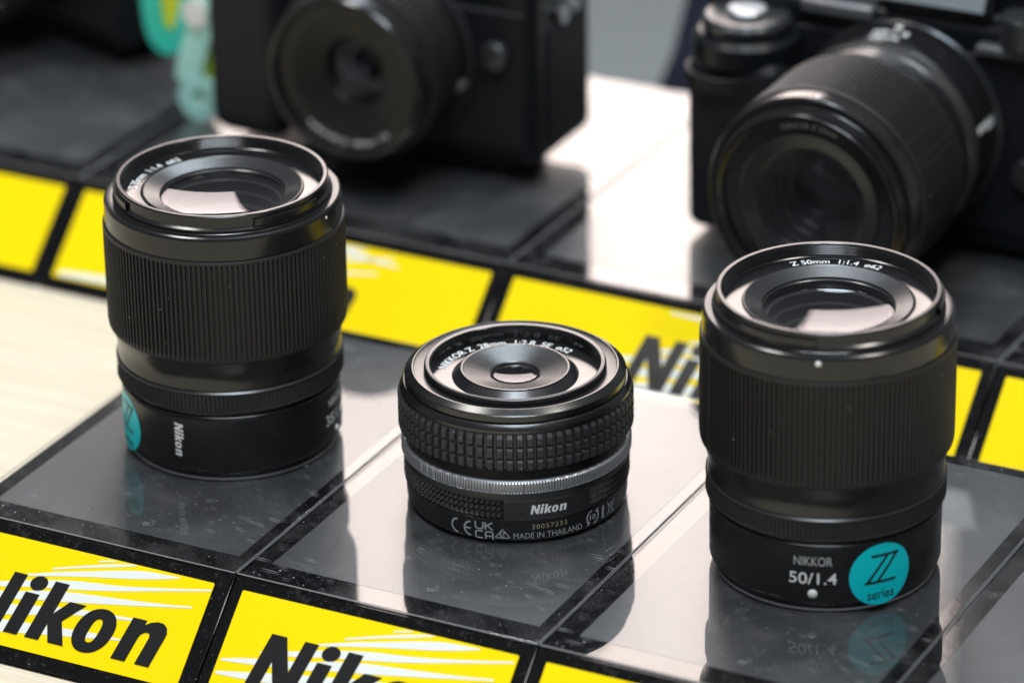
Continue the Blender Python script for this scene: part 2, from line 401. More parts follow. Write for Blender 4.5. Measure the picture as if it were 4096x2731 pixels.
def stripe_vf(pts):
    # smooth the centre line, round the tips
    P = []
    for i in range(len(pts)-1):
        p0 = pts[max(0, i-1)]; p1 = pts[i]; p2 = pts[i+1]; p3 = pts[min(len(pts)-1, i+2)]
        for k in range(6):
            t = k/6
            P.append(tuple(.5*(2*p1[j]+(p2[j]-p0[j])*t+(2*p0[j]-5*p1[j]+4*p2[j]-p3[j])*t*t+(3*p1[j]-p0[j]-3*p2[j]+p3[j])*t**3) for j in range(3)))
    P.append(pts[-1])
    up = [(x, -(s_-max(w, .1))) for x, s_, w in P]; dn = [(x, -(s_+max(w, .1))) for x, s_, w in P]
    out = up+[(P[-1][0]+max(P[-1][2], .1)*.8, -P[-1][1])]+dn[::-1]+[(P[0][0]-max(P[0][2], .1)*.8, -P[0][1])]
    ymax = -5.0
    out = [(x, min(y, ymax)) for x, y in out]
    return curve_mesh([out])
def slope_obj(name, vf, x0, lift, thick, mat, parent):
    """put flat (x, -s) outlines on the slanted face, lifted by lift, with a thickness"""
    nrm = Vector((0, -SB, SA))/SL
    v, f = vf
    top = []
    for (x, y, _) in v:
        s_ = -y
        top.append(Vector((x0+x, -SA*s_/SL, -SB*s_/SL))+nrm*(lift+thick))
    bm = bmesh.new(); vs = [bm.verts.new(p) for p in top]
    for p in f:
        try: bm.faces.new([vs[i] for i in p])
        except ValueError: pass
    bm.normal_update()
    if bm.faces and sum(x.normal.dot(nrm)*x.calc_area() for x in bm.faces) < 0: bmesh.ops.reverse_faces(bm, faces=bm.faces[:])
    r = bmesh.ops.extrude_face_region(bm, geom=bm.faces[:])
    bmesh.ops.translate(bm, verts=[g for g in r['geom'] if isinstance(g, bmesh.types.BMVert)], vec=nrm*.0)
    for vtx in vs:
        if vtx.is_valid: vtx.co -= nrm*thick
    return bm_obj(name, bm, mat, parent, False)
def rect(x0, x1, y0, y1, r=0.):
    if not r: return [(x0, y0), (x1, y0), (x1, y1), (x0, y1)]
    o = []
    for cx, cy, a in ((x1-r, y0+r, -90), (x1-r, y1-r, 0), (x0+r, y1-r, 90), (x0+r, y0+r, 180)):
        o += arc(cx, cy, r, a, a+90, 5)
    return o
def make_stand(x0, x1, y0, depth, label, group, yl=None, rotz=0., panel=(6.2, 5.2, 10.5, 5.5)):
    t = thing('display_stand', label, 'display stand', (x0, y0, 0), group, (0, 0, rotz))
    w = x1-x0; g = .35
    # body: prism with slanted front, bevelled
    bm = bmesh.new()
    prof = [(0, -.9), (-SA, -SB), (-SA, -30.6), (depth, -30.6), (depth, -.9)]
    A = [bm.verts.new((g, y, z)) for y, z in prof]; B = [bm.verts.new((w-g, y, z)) for y, z in prof]
    bm.faces.new(A); bm.faces.new(B[::-1])
    for i in range(5):
        j = (i+1) % 5; bm.faces.new((A[j], A[i], B[i], B[j]))
    bmesh.ops.recalc_face_normals(bm, faces=bm.faces)
    bmesh.ops.bevel(bm, geom=bm.edges[:], offset=.45, segments=2, affect='EDGES')
    bm_obj('body', bm, M_STAND, t, True, 40)
    # grey inset panel just under the clear sheet
    bm = bmesh.new(); add_box(bm, panel[0], w-panel[1], panel[2], depth-panel[3], -1.2, -.75)
    bm_obj('inset_panel', bm, M_PANEL, t, False)
    # clear sheet
    bm = bmesh.new(); add_box(bm, g, w-g, .1, depth-.2, -.7, 0., .18, 2)
    cv = bm_obj('clear_cover', bm, M_COVER, t, True, 40)
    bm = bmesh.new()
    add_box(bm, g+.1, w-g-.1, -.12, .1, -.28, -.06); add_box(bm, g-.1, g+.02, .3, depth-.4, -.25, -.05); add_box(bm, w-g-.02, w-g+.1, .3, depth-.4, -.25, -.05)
    bm_obj('edge_highlight', bm, M_EDGE, cv, False)  # thin pale strips standing in for the edge highlight
    # sign
    if yl is None: yl = (4.4, w-4.4)
    y0s, y1s = 4.75, 38.6
    lab = slope_obj('sign_label', curve_mesh([rect(yl[0], yl[1], -y1s, -y0s, .5)]), 0, 0, .30, M_YEL, t)
    off = (yl[0]+yl[1])/2-46.0
    sv = merge_vf([stripe_vf([(x*1., s_, wd) for x, s_, wd in st]) for st in STRIPES])
    if yl[1]-yl[0] > 120:
        sv2 = merge_vf([stripe_vf([(3, 37.2, .9), (20, 36.4, 1.3), (50, 35.4, 1.3), (80, 34.4, .6)]),
                        stripe_vf([(60, 6.2, .3), (85, 6.6, .9), (112, 8.2, .9), (130, 9.8, .3)])])
        sv = merge_vf([shift(sv, off, 0), shift(sv2, yl[0], 0)])
    else: sv = shift(sv, off, 0)
    slope_obj('stripes', sv, 0, .34, .04, M_WHT, lab)
    slope_obj('lettering', ([(a[0]+off, a[1]-34.4, 0) for a in WORD[0]], WORD[1]), 0, .40, .12, M_GLOSSB, lab)
    return t
FR = 'display stands with yellow signs in the front row'
BR = 'wide display stands with yellow signs in the back row'
D1 = 164.5
make_stand(-97.9, 0, 0, D1, 'black stand leftmost in the front row, holding the lens marked 35/1.4', FR, yl=(2., 92.6))
make_stand(0, 100.7, 0, D1, 'black display stand under the short lens with the silver ring', FR)
make_stand(100.7, 202.6, 0, D1, 'black stand in the front row under the lens marked 50/1.4', FR, panel=(7.9, 5.6, 10.5, 5.5))
make_stand(202.6, 303, 0, D1, 'empty black stand at the right end of the front row', FR, panel=(6.8, 5.2, 10.5, 5.5))
def bk(x): return (-30.05+x, 234.3-.0094*x)
for a, b_, lab in ((-349., -173.6, 'wide black stand at the far left of the back row, cut by the left edge'),
                   (-173.6, 0., 'wide black stand in the back row carrying the camera with the short lens'),
                   (0., 180.1, 'wide black stand in the back row carrying the camera with the long lens'),
                   (180.1, 346.2, 'black stand at the right end of the back row, only its yellow corner showing')):
    x, y = bk(a)
    make_stand(x, x+b_-a, y, 166.1, lab, BR, rotz=-.0094, panel=(7, 7, 13, 11))

# ------------------------------------------------------------------ lenses
def ribs(n, depth, z0, z1, frac=.42, ramp=.9, ramp2=.5):
    def f(t, r, z):
        u = (t*n/(2*pi)) % 1.
        d = 1. if u < frac*.75 else (0. if u > frac else (frac-u)/(frac*.25))
        k = min(1., max(0., (z1-z)/ramp))*min(1., max(0., (z-z0)/ramp2))
        return r-depth*d*k
    return f
def rib_thetas(n, frac=.42):
    o = []
    for i in range(n):
        for u in (0., frac*.35, frac*.75, frac, frac+(1-frac)*.5, .985):
            o.append(2*pi*(i+u)/n)
    return o
def tall_lens(P, first, fdir, variant, standalone=True):
    """P: parent for the parts. first: object that is the barrel when mounted on a camera"""
    objs = {}
    rdir = Vector((-fdir.y, fdir.x, 0))
    # barrel: base to shoulder
    barrel = lathe('barrel', [(0, 1.1), (29.5, 1.1), (32.0, 1.15), (32.3, 1.8), (33.1, 2.6), (34.1, 4.0), (34.25, 4.3), (34.3, 5.0), (34.35, 21.2), (34.5, 21.7), (34.6, 22.3), (34.3, 22.6), (33.8, 22.9), (33.8, 24.0), (34.4, 24.1)], M_BARREL, P, 192)
    Q = P if standalone else barrel
    lathe('mount_ring', [(28.5, .0), (31.6, .0), (32.5, .1), (32.75, .35), (32.7, 1.05), (32.2, 1.2), (31.0, 1.2)], M_STEEL, Q, 160)
    # control ring, fine knurl
    nk = 165
    th = [2*pi*(i+u)/nk for i in range(nk) for u in (0, .5)]
    zz = [24.25]+[24.9+.62*k*.5 for k in range(0, 19)]+[30.9]
    def kf(t, r, z):
        if z < 24.8 or z > 30.6: return r
        u = round(t*nk*2/(2*pi)) % 2; w_ = round((z-24.9)/.31) % 2
        return r-(.42 if (u == 0 or w_ == 0) else 0.)
    prof = [(34.8, 24.2), (35.35, 24.4), (35.5, 24.7)]+[(35.55, 24.9+.31*k) for k in range(0, 19)]+[(35.5, 30.6), (35.4, 30.65)]
    lathe('control_ring', prof, M_RUBBER, Q, thetas=th, fun=kf, ang=25)
    lathe('ring_edge', [(35.5, 30.55), (35.5, 30.75), (35.0, 31.3), (34.6, 31.35)], M_CONE, Q, 192)
    lathe('middle_barrel', [(34.3, 31.1), (34.85, 31.3), (34.95, 31.7), (34.9, 33.4), (34.85, 35.0), (35.05, 36.6), (35.5, 38.4), (36.1, 40.4), (36.4, 41.6)], M_MATTE, Q, 192)
    # ribbed focus ring
    n = 148
    prof = [(36.2, 41.3), (36.8, 41.6), (37.15, 42.2), (37.35, 43.2), (37.4, 44.5), (37.4, 50), (37.4, 60), (37.4, 70), (37.4, 73.6), (37.4, 74.0), (37.38, 74.25), (37.35, 74.5), (37.35, 75.2), (37.1, 75.6), (36.4, 75.7)]
    lathe('focus_ring', prof, M_RUBBER, Q, thetas=rib_thetas(n), fun=ribs(n, .85, 42.6, 74.5, .46, .85, 1.2), ang=25)
    # front collar (glossy satin band) and shoulder
    lathe('front_collar', [(36.3, 75.6), (36.7, 75.9), (36.75, 76.5), (36.65, 82.2), (36.35, 82.95), (35.8, 83.3), (34.6, 83.35), (33.9, 83.3)], M_SATIN, Q, 192)
    # filter ring with bayonet tabs
    fr = lathe('filter_ring', [(33.9, 83.2), (33.6, 83.5), (33.6, 84.6), (33.1, 84.9), (32.7, 85.2), (32.7, 88.3), (32.5, 88.6), (32.3, 88.75), (31.3, 88.75), (31.05, 88.5)]
               + [(30.95-.25*(k % 2), 88.0-.3*k) for k in range(0, 11)] + [(30.4, 84.6), (30.3, 84.2)], M_SATIN, Q, 192, ang=28)
    a0 = atan2(fdir.y, fdir.x)
    for deg in (16, 136, 256) if variant == 35 else (-48, 72, 192):
        ts = [a0+radians(deg)+radians(42)*i/30 for i in range(31)]
        lathe('bayonet_tab', [(32.6, 84.9), (33.55, 84.95), (33.6, 85.1), (33.6, 87.0), (33.5, 87.15), (32.6, 87.2)], M_SATIN, fr if standalone else Q, thetas=ts, closed=False)
    # name ring, ribbed cone
    nr = lathe('name_ring', [(30.4, 84.25), (29.8, 84.2), (25.2, 84.2), (25.0, 84.0)], M_FLAT, Q, 192)
    coneprof = [(25.0, 83.9), (24.8, 84.7), (24.4, 84.8)]
    for k in range(8):
        r = 24.2-k*.6; z = 84.6-k*.19
        coneprof += [(r, z), (r-.42, z-.14), (r-.46, z-.30), (r-.55, z-.32)]
    coneprof += [(19.4, 83.1), (19.2, 82.4), (18.9, 82.2)]
    lathe('ribbed_cone', coneprof, M_BAFFLE, Q, 192, ang=20)
    # glass and inner barrel
    gz = 81.6 if variant == 35 else 80.9
    sag = -1.8
    gl = [(18.95, gz)]+[(18.95*(1-k/14), gz+sag*(1-(1-k/14)**2)) for k in range(1, 14)]+[(.01, gz+sag)]
    lathe('front_glass', gl, M_GLASS, Q, 96)
    inner = [(18.9, 82), (18.7, 79.5), (17.6, 79.3), (17.6, 76), (16.2, 75.8), (16.0, 72.5), (14.6, 72.3), (14.2, 69), (12.2, 68.8), (11.5, 64), (.01, 63.9)]
    lathe('inner_barrel', inner, M_BAFFLE, Q, 96)
    g2 = [(14.3*(1-k/10)+.001, 69.2+2.*(1-(1-k/10)**2)) for k in range(0, 11)]
    lathe('inner_glass', g2, M_GLASSP, Q, 72)
    return barrel, Q, nr

FL = lambda c: Vector((CAM.x-c[0], CAM.y-c[1], 0)).normalized()
LG = 'camera lenses standing upright on the stands'
def dot(name, r, a, z, fdir, rad, parent, mat=M_DOT):
    th = atan2(fdir.y, fdir.x)+radians(a); n = Vector((cos(th), sin(th), 0)); u = Vector((-sin(th), cos(th), 0)); k = Vector((0, 0, 1))
    c = n*(r-.1)+k*z; V = []; Fc = []
    rings = [(1., 0.), (.93, .22), (.7, .42), (.35, .54)]
    for rr, h in rings:
        for i in range(20):
            t = 2*pi*i/20; V.append(c+u*cos(t)*rad*rr+k*sin(t)*rad*rr+n*h*rad)
    V.append(c+n*.58*rad)
    for j in range(3):
        for i in range(20): Fc.append((j*20+i, j*20+(i+1) % 20, (j+1)*20+(i+1) % 20, (j+1)*20+i))
    for i in range(20): Fc.append((60+i, 60+(i+1) % 20, 80))
    return mesh_obj(name, V, Fc, mat, parent)
def sticker(r, a, z, fdir, parent, R=10.1, rz=0.):
    def disc(rad, lift, mat, name, par, roll=0):
        rings = 8; V = [(0, 0, 0)]; Fc = []
        for j in range(1, rings+1):
            for i in range(48): V.append((rad*j/rings*cos(2*pi*i/48), rad*j/rings*sin(2*pi*i/48), 0))
        for i in range(48): Fc.append((0, 1+i, 1+(i+1) % 48))
        for j in range(rings-1):
            for i in range(48):
                k = (i+1) % 48; Fc.append((1+j*48+i, 1+(j+1)*48+i, 1+(j+1)*48+k, 1+j*48+k))
        th0 = atan2(fdir.y, fdir.x)+radians(a)
        out = [((r+lift)*cos(th0+x/r), (r+lift)*sin(th0+x/r), z+y) for x, y, _ in V]
        return mesh_obj(name, out, Fc, mat, par)
    d0 = disc(R, .10, M_TEALD, 'sticker', parent)
    d1 = disc(R-.28, .14, M_TEAL, 'sticker_face', d0 if parent.type == 'EMPTY' else parent)
    w = .85
    Z = merge_vf([curve_mesh([stroke([(-3.5, 4.9), (5.5, 4.9)], w)]), curve_mesh([stroke([(5.0, 5.0), (-1.6, -3.7)], w)]),
                  curve_mesh([stroke([(2.0, 5.0), (-4.9, -3.9)], w)]), curve_mesh([stroke([(-5.4, -3.6), (4.6, -3.6)], w)])])
    s_ = shift(fit_text('series', 8.6, 2.9, .02), 0, -6.5)
    q = merge_vf([shift(Z, .2, 1.2), s_]); q = rot2(q, rz)
    th0 = atan2(fdir.y, fdir.x)+radians(a)
    v, f = split_long(q, 1.)
    mesh_obj('sticker_print', [((r+.2)*cos(th0+x/r), (r+.2)*sin(th0+x/r), z+y) for x, y, _ in v], f, M_TEALD, d0 if parent.type == 'EMPTY' else parent, False)

# left tall lens (35)
def build_lens35():
    c = (-47.72, 79.86); fd = FL(c); rd = Vector((-fd.y, fd.x, 0))
    t = thing('camera_lens', 'tall black lens marked 35/1.4 with a teal sticker on its left side', 'lens', (*c, 0), LG)
    b, Q, nr = tall_lens(t, None, fd, 35)
    on_ring('ring_lettering', fit_text('Z 35mm  1:1.4  ø62', 27.5, 2.8, .01), 27.7, 146, 84.3, M_PRINT, nr, rd)
    v, f = word_scaled(3.0)
    on_cyl('lettering', rot2((v, f), -pi/2), 34.3, -29.5, 13.4, M_PRINT, b, fd)
    on_cyl('lettering', fit_text('NIKKOR', 9.4, 2.7, .03), 34.3, 68, 17.2, M_PRINT, b, fd)
    on_cyl('lettering', fit_text('35/1.4', 13.0, 3.7, .04), 34.3, 68, 11.6, M_PRINT, b, fd)
    dot('index_bead', 34.3, 69.5, 6.5, fd, 1.15, t)
    dot('hood_mark', 36.7, 58, 81.2, fd, .55, t)
    sticker(34.3, -73, 11.5, fd, t, 9.7)
build_lens35()
def build_lens50():
    c = (153.93, 82.89); fd = FL(c); rd = Vector((-fd.y, fd.x, 0))
    t = thing('camera_lens', 'tall black lens marked 50/1.4, its round teal sticker facing us', 'lens', (*c, 0), LG)
    b, Q, nr = tall_lens(t, None, fd, 50)
    on_ring('ring_lettering', fit_text('Z 50mm  1:1.4  ø62', 27.6, 2.9, .01), 27.7, 85.5, 84.3, M_PRINT, nr, rd)
    on_cyl('lettering', fit_text('NIKKOR', 11.3, 2.9, .03), 34.3, -5.6, 17.2, M_PRINTG, b, fd)
    on_cyl('lettering', fit_text('50/1.4', 14.0, 3.7, .05), 34.3, -5.6, 11.6, M_PRINT, b, fd)
    dot('index_bead', 34.3, -5.6, 6.6, fd, 1.5, t)
    dot('hood_mark', 36.7, -4.2, 81.3, fd, .9, t)
    sticker(34.3, 28.5, 11.6, fd, t, 10.2)
build_lens50()

# short lens in the middle
def build_lens28():
    c = (51.59, 82.32); fd = FL(c); rd = Vector((-fd.y, fd.x, 0)); th0 = atan2(fd.y, fd.x)
    t = thing('camera_lens', 'short black lens with a silver knurled ring and a blocky rubber grip', 'lens', (*c, 0), LG)
    lathe('mount_ring', [(28, 0), (31.5, 0), (32.2, .3), (31.8, .6), (30, .6)], M_SATIN, t, 128)
    low = lathe('barrel', [(30, .35), (32.4, .4), (33.2, .75), (33.5, 1.3), (33.75, 2.5), (33.95, 7.75), (34.05, 7.95), (33.9, 8.1)], M_GLOSSB, t, 240)
    # lower band: rows of small pyramids, plain plate where the word is
    n = 122
    th = [2*pi*(i+u)/n for i in range(n) for u in (0, .5)]
    def a_of(tt):
        return math.degrees((tt-th0+pi) % (2*pi)-pi)
    rows = [8.25+k*1.0 for k in range(7)]
    def pf(tt, r, z):
        a = a_of(tt)
        if -8.2 < a < 40: return 34.55 if 8.2 < z < 14.6 else r
        if not (8.2 < z < 14.6): return r
        u = round(tt*n*2/(2*pi)) % 2; w_ = round((z-8.25)/1.0) % 2
        return 34.75 if (u == 1 and w_ == 1) else 33.55
    lathe('textured_band', [(33.8, 8.0), (34.3, 8.05), (34.35, 8.15)]+[(34, z) for z in rows]+[(34.35, 14.65), (34.4, 14.8), (34.4, 15.2), (34.3, 16.9)], M_PYR, t, thetas=th, fun=pf, ang=12)
    # silver ring
    nt_ = 236
    th = [2*pi*(i+u)/nt_ for i in range(nt_) for u in (0, .4, .55, .95)]
    def sf(tt, r, z):
        if not (17.4 < z < 20.75): return r
        u = (tt*nt_/(2*pi)) % 1
        k = 1. if u < .45 else 0.
        return r-.55*k
    lathe('silver_ring', [(34.0, 16.9), (34.5, 16.95), (35.0, 17.3), (35.12, 17.45), (35.15, 17.6), (35.15, 20.2), (35.1, 20.55), (34.85, 20.8), (34.3, 21.15), (33.6, 21.25)], M_SILVER, t, thetas=th, fun=sf, ang=22)
    lathe('middle_barrel', [(33.6, 21.1), (33.75, 21.3), (33.8, 24.2), (34.2, 24.6), (34.4, 25.0), (35.0, 25.3)], M_SATIN, t, 240)
    # blocky rubber grip
    nb = 74
    us = (0, .13, .19, .36, .64, .81, .87)
    us = (0., .12, .24, .4, .6, .76, .88)
    th = [2*pi*(i+u)/nb for i in range(nb) for u in us]
    RZ = [(25.45, 29.15), (29.25, 33.0), (33.1, 36.85)]
    prof = [(34.6, 25.3)]
    for a_, b2 in RZ:
        prof += [(35.0, a_), (35.8, a_+.12), (35.85, a_+.3), (35.85, b2-1.25), (35.78, b2-1.15), (34.9, b2-.06)]
    prof += [(34.6, 37.0)]
    def bf(tt, r, z):
        u = (tt*nb/(2*pi)) % 1
        g = 0.
        if u < .125 or u > .875: g = 1.2
        elif u < .24: g = 1.2*(.24-u)/.12
        elif u > .76: g = 1.2*(u-.76)/.12
        return min(r, 35.85-g)
    lathe('grip_ring', prof, M_RUBBER2, t, thetas=th, fun=bf, ang=15)
    lathe('front_collar', [(34.6, 36.9), (35.05, 37.0), (35.15, 37.2), (35.15, 38.1), (34.95, 38.5), (34.2, 39.5), (33.95, 39.7), (33.3, 39.75), (33.3, 40.05), (33.5, 40.1), (33.65, 40.3), (33.6, 42.0), (33.4, 42.25), (33.1, 42.45),
            (31.6, 43.4), (31.35, 43.55), (30.9, 43.5), (30.7, 43.15), (28.6, 42.75), (27.6, 42.7)], M_GLOSSB, t, 256, ang=20)
    lathe('filter_ring', [(27.7, 42.6), (27.65, 43.9), (27.5, 44.25), (27.3, 44.45), (27.1, 44.5), (26.1, 44.5), (25.85, 44.3)]+[(25.75-.2*(k % 2), 43.7-.28*k) for k in range(6)]+[(25.6, 41.9), (25.5, 40.2)], M_SATIN, t, 240, ang=28)
    nr = lathe('name_ring', [(25.6, 40.2), (25.2, 40.1), (19.3, 40.1), (19.1, 40.0)], M_FLAT, t, 192, ang=25)
    lathe('raised_cone', [(19.15, 39.95), (16.75, 42.3)], M_CONE, t, 192, ang=25)
    on_ring('ring_lettering', fit_text('NIKKOR Z  28mm  1:2.8  SE  ø52', 49.5, 2.9, .015), 22.6, 104, 40.2, M_PRINT, nr, rd)
    lathe('bright_rim', [(16.78, 42.25), (16.6, 42.6), (16.5, 42.7), (15.85, 42.7), (15.65, 42.5)], M_SATIN, t, 160)
    cp = []
    for k in range(13):
        r = 15.6-k*.62; z = 42.55-k*.145
        cp += [(r, z), (r-.42, z-.10), (r-.46, z-.26), (r-.56, z-.28)]
    cp += [(7.6, 41.0), (7.2, 40.8), (6.8, 39.9), (6.6, 39.7)]
    lathe('ribbed_cone', cp, M_BAFFLE, t, 160, ang=20)
    gl = [(6.65*(1-k/10)+.001, 39.7-.6*(1-(1-k/10)**2)) for k in range(0, 11)]
    lathe('front_glass', gl, M_GLASS, t, 72)
    lathe('inner_barrel', [(6.7, 39.7), (6.4, 36), (5.5, 35.8), (5, 31), (.01, 31)], M_DEEP, t, 64)
    # printing
    base = lambda z: 33.75+.2*(z-2.5)/5.2
    R_ = 34.0
    def put(vf, a, z, mat, nm='lettering', par=low, bs=base): on_cyl(nm, vf, R_, a, z, mat, par, fd, 1.2, bs)
    put(fit_text('MADE IN THAILAND', 22.0, 1.85, .0), 16.2, 2.6, M_PRINTG)
    put(fit_text('30057233', 11.0, 1.55, .0, 0, 1.25), 16.4, 5.5, M_PRINTGOLD)
    v, f = word_scaled(3.0)
    on_cyl('lettering', (v, f), 34.55, 16.3, 11.6, M_PRINT, t, fd)
    w = .62
    put(curve_mesh([stroke(arc(2.6, 0, 2.3, 95, 265, 24), w)]), -36.2, 4.0, M_PRINTG, 'conformity_mark')
    put(merge_vf([curve_mesh([stroke(arc(2.6, 0, 2.3, 95, 265, 24), w)]), curve_mesh([stroke([(.3, 0), (2.4, 0)], w)])]), -28.8, 4.0, M_PRINTG, 'conformity_mark')
    U = [curve_mesh([stroke([(-2.7, 2.7), (-2.7, 1.1)]+arc(-1.9, 1.1, .8, 180, 270, 6)+arc(-1.1, 1.1, .8, 270, 360, 6)+[(-.3, 2.7)], .5)]),
         curve_mesh([stroke([(.5, 2.75), (.5, .1)], .5)]), curve_mesh([stroke([(.6, 1.3), (2.7, 2.75)], .5)]), curve_mesh([stroke([(1.1, 1.6), (2.8, .1)], .5)]),
         curve_mesh([stroke([(-.3, -.45)]+[(-1.6, -.45)]+arc(-1.8, -1.3, .85, 90, 180, 6)+arc(-1.8, -1.95, .85, 180, 270, 6)+[(-.3, -2.8)], .5)]),
         curve_mesh([stroke([(.5, -3.05), (.5, -1.3)]+arc(1.3, -1.25, .8, 180, 90, 6)+arc(2.0, -1.25, .8, 90, 0, 6)+[(2.8, -3.05)], .5)]), curve_mesh([stroke([(.6, -1.95), (2.7, -1.95)], .5)])]
    put(merge_vf(U), -17.6, 4.1, M_PRINTG, 'conformity_mark')
    T = [stroke([(-2.1, -1.3), (2.1, -1.3)], .32), stroke([(-2.25, -1.25), (0, 1.6)], .32), stroke([(2.25, -1.25), (0, 1.6)], .32), stroke(arc(0, -.25, .8, 40, 320, 16), .28), stroke([(-.4, -.2), (-.05, -.55), (.75, .45)], .28)]
    put(merge_vf([curve_mesh([s_]) for s_ in T]), -7.9, 3.2, M_PRINTG, 'conformity_mark')
    C = [stroke(arc(0, 0, 2.3, 100, 235, 20), .55), stroke(arc(0, 0, 2.3, 280, 415, 20), .55), [(-2.2, -2.6), (-.9, -1.5), (-2.2, -.9)], [(2.2, 2.6), (.9, 1.5), (2.2, .9)]]
    put(merge_vf([curve_mesh([s_]) for s_ in C]+[fit_text('10', 2.3, 1.8, .03)]), 41.8, 4.2, M_PRINTG, 'recycling_mark')
    put(curve_mesh([rect(-.45, .45, -2.1, 2.1)]), 49.3, 4.3, M_PRINTG, 'bar_mark')
    Bn = [stroke([(-1.3, 1.2), (-.9, -1.7), (.9, -1.7), (1.3, 1.2)], .25), stroke([(-1.6, 1.3), (1.6, 1.3)], .25), stroke([(-2, 2.2), (2, -2.2)], .25), stroke([(2, 2.2), (-2, -2.2)], .25), ell(.9, -1.9, .35, .35, 10)]
    put(merge_vf([curve_mesh([s_]) for s_ in Bn]), 56.0, 4.4, M_PRINTG, 'bin_mark')
build_lens28()

# ------------------------------------------------------------------ cameras on the back row
def rbox(name, x0, x1, y0, y1, z0, z1, bev, mat, parent, segs=4):
    bm = bmesh.new(); add_box(bm, x0, x1, y0, y1, z0, z1, bev, segs)
    return bm_obj(name, bm, mat, parent, True, 40)
def cyl(name, c, axis, r, h, mat, parent, seg=48, knurl=0, bev=.6):
    fun = None
    if knurl: fun = lambda t, rr, z: rr-(.35 if int(t*knurl/(2*pi)*2+.01) % 2 else 0)*(1 if rr > r*.93 else 0)
    o = lathe(name, [(.01, h), (r-bev, h), (r, h-bev), (r, bev), (r-bev, 0), (.01, 0)], mat, parent, seg=(knurl*2 or seg), fun=fun)
    q = Vector((0, 0, 1)).rotation_difference(Vector(axis))
    o.rotation_mode = 'QUATERNION'; o.rotation_quaternion = q; o.location = Vector(c)*S
    return o
def aim(o, c):
    """turn a part built along +z so that it points to -y, with its +y up"""
    o.rotation_euler = (radians(90), 0, 0); o.location = Vector(c)*S

def camera_short(loc, label, rotz=0., extra=True):
    t = thing('camera', label, 'camera', loc, None, (0, 0, rotz))
    # local: x right, y back, z up; origin at body bottom right front corner on the stand top
    body = rbox('body', -132, 0, 0, 46, 8, 76, 4, M_CAMBODY, t)
    rbox('front_skin', -131, -3, -1.2, 3, 14, 66, 1.2, M_LEATHER, t)
    rbox('grip', -124, -92, -19, 4, 8, 72, 8, M_LEATHER, t, 6)
    rbox('side_door', -4, .9, 10, 40, 14, 56, .8, M_LEATHER, t)
    cyl('top_dial', (-20, 22, 75), (0, 0, 1), 11, 8, M_TOPLATE, t, knurl=40)
    cyl('top_dial', (-108, 20, 75), (0, 0, 1), 9, 7, M_TOPLATE, t, knurl=40)
    cyl('release_button', (-13.5, -1, 50), (0, -1, 0), 5.2, 4.5, M_TOPLATE, t)
    lug = cyl('strap_lug', (.5, 20, 60), (1, 0, 0), 3.8, 2.2, M_STEEL, t)
    cyl('strap_lug', (.5, 27, 62), (1, 0, 0), 3.2, 3.2, M_STEEL, t)
    cyl('lens_mount', (-56, -.5, 38+8), (0, -1, 0), 33, 2.2, M_TOPLATE, t, 96)
    # short lens
    L = lathe('lens', [(29.5, 1), (31, 1.5), (31.5, 3), (31.5, 10), (30.8, 11)], M_MATTE, t, 128)
    aim(L, (-56, 0, 46))
    lathe('focus_ring', [(30.8, 11), (32.6, 11.4), (32.8, 13), (32.8, 27), (32.4, 28.4), (31.2, 28.8)], M_RUBBER, L, thetas=rib_thetas(84), fun=ribs(84, .9, 12, 28, .42, .8, .8), ang=25)
    lathe('front_collar', [(31.2, 28.8), (31.4, 29.2), (31.3, 33), (30.2, 36.6), (29.4, 37.6), (28.4, 37.8), (27.8, 37.3), (27.5, 36), (27.2, 34.2)], M_SATIN, L, 128)
    lathe('name_ring', [(27.3, 34.4), (22.0, 33.6), (21.4, 33.2)], M_LENSIN, L, 128)
    cp = []
    for k in range(8):
        r = 21.4-k*1.1; z = 33.1-k*.75
        cp += [(r, z), (r-.7, z-.1), (r-.9, z-.7)]
    lathe('ribbed_cone', cp+[(12.2, 26.6), (11.6, 25.2)], M_LENSIN, L, 96)
    lathe('front_glass', [(11.8*(1-k/8)+.001, 25.6+3.2*(1-(1-k/8)**2)) for k in range(9)], M_GLASSP, L, 64)
    lathe('inner_barrel', [(11.8, 25.4), (10.5, 23), (9, 22.6), (8, 20), (6, 19.5), (5, 12), (.01, 12)], M_DEEP, L, 64)
    v, f = fit_text('NIKKOR Z  40mm  1:2', 34, 1.9, .02)
    v, f = split_long((v, f), 1.5)
    mesh_obj('ring_lettering', [((24.6-y)*cos(-pi/2+x/24.6), (24.6-y)*sin(-pi/2+x/24.6), 34.15) for x, y, _ in v], f, M_PRINT, L, False)
    v, f = split_long(word_scaled(4.6), 1.5)
    mesh_obj('badge', [(31.65*cos(radians(-14)+y/31.6), 31.65*sin(radians(-14)+y/31.6), 5.9-x*.62) for x, y, _ in v], f, M_PRINT, L, False)
    # black puck that lifts the camera
    rbox('base_plate', -100, -14, 8, 38, .15, 8.1, 1.5, M_CAMBODY, t)
    return t
camera_short((-50., 294.2, 0), 'black camera with a short ribbed lens, standing behind the left tall lens')
camera_short((-243., 330., 0), 'black camera mostly out of frame in the top left corner, left of the mint strap', radians(-19))

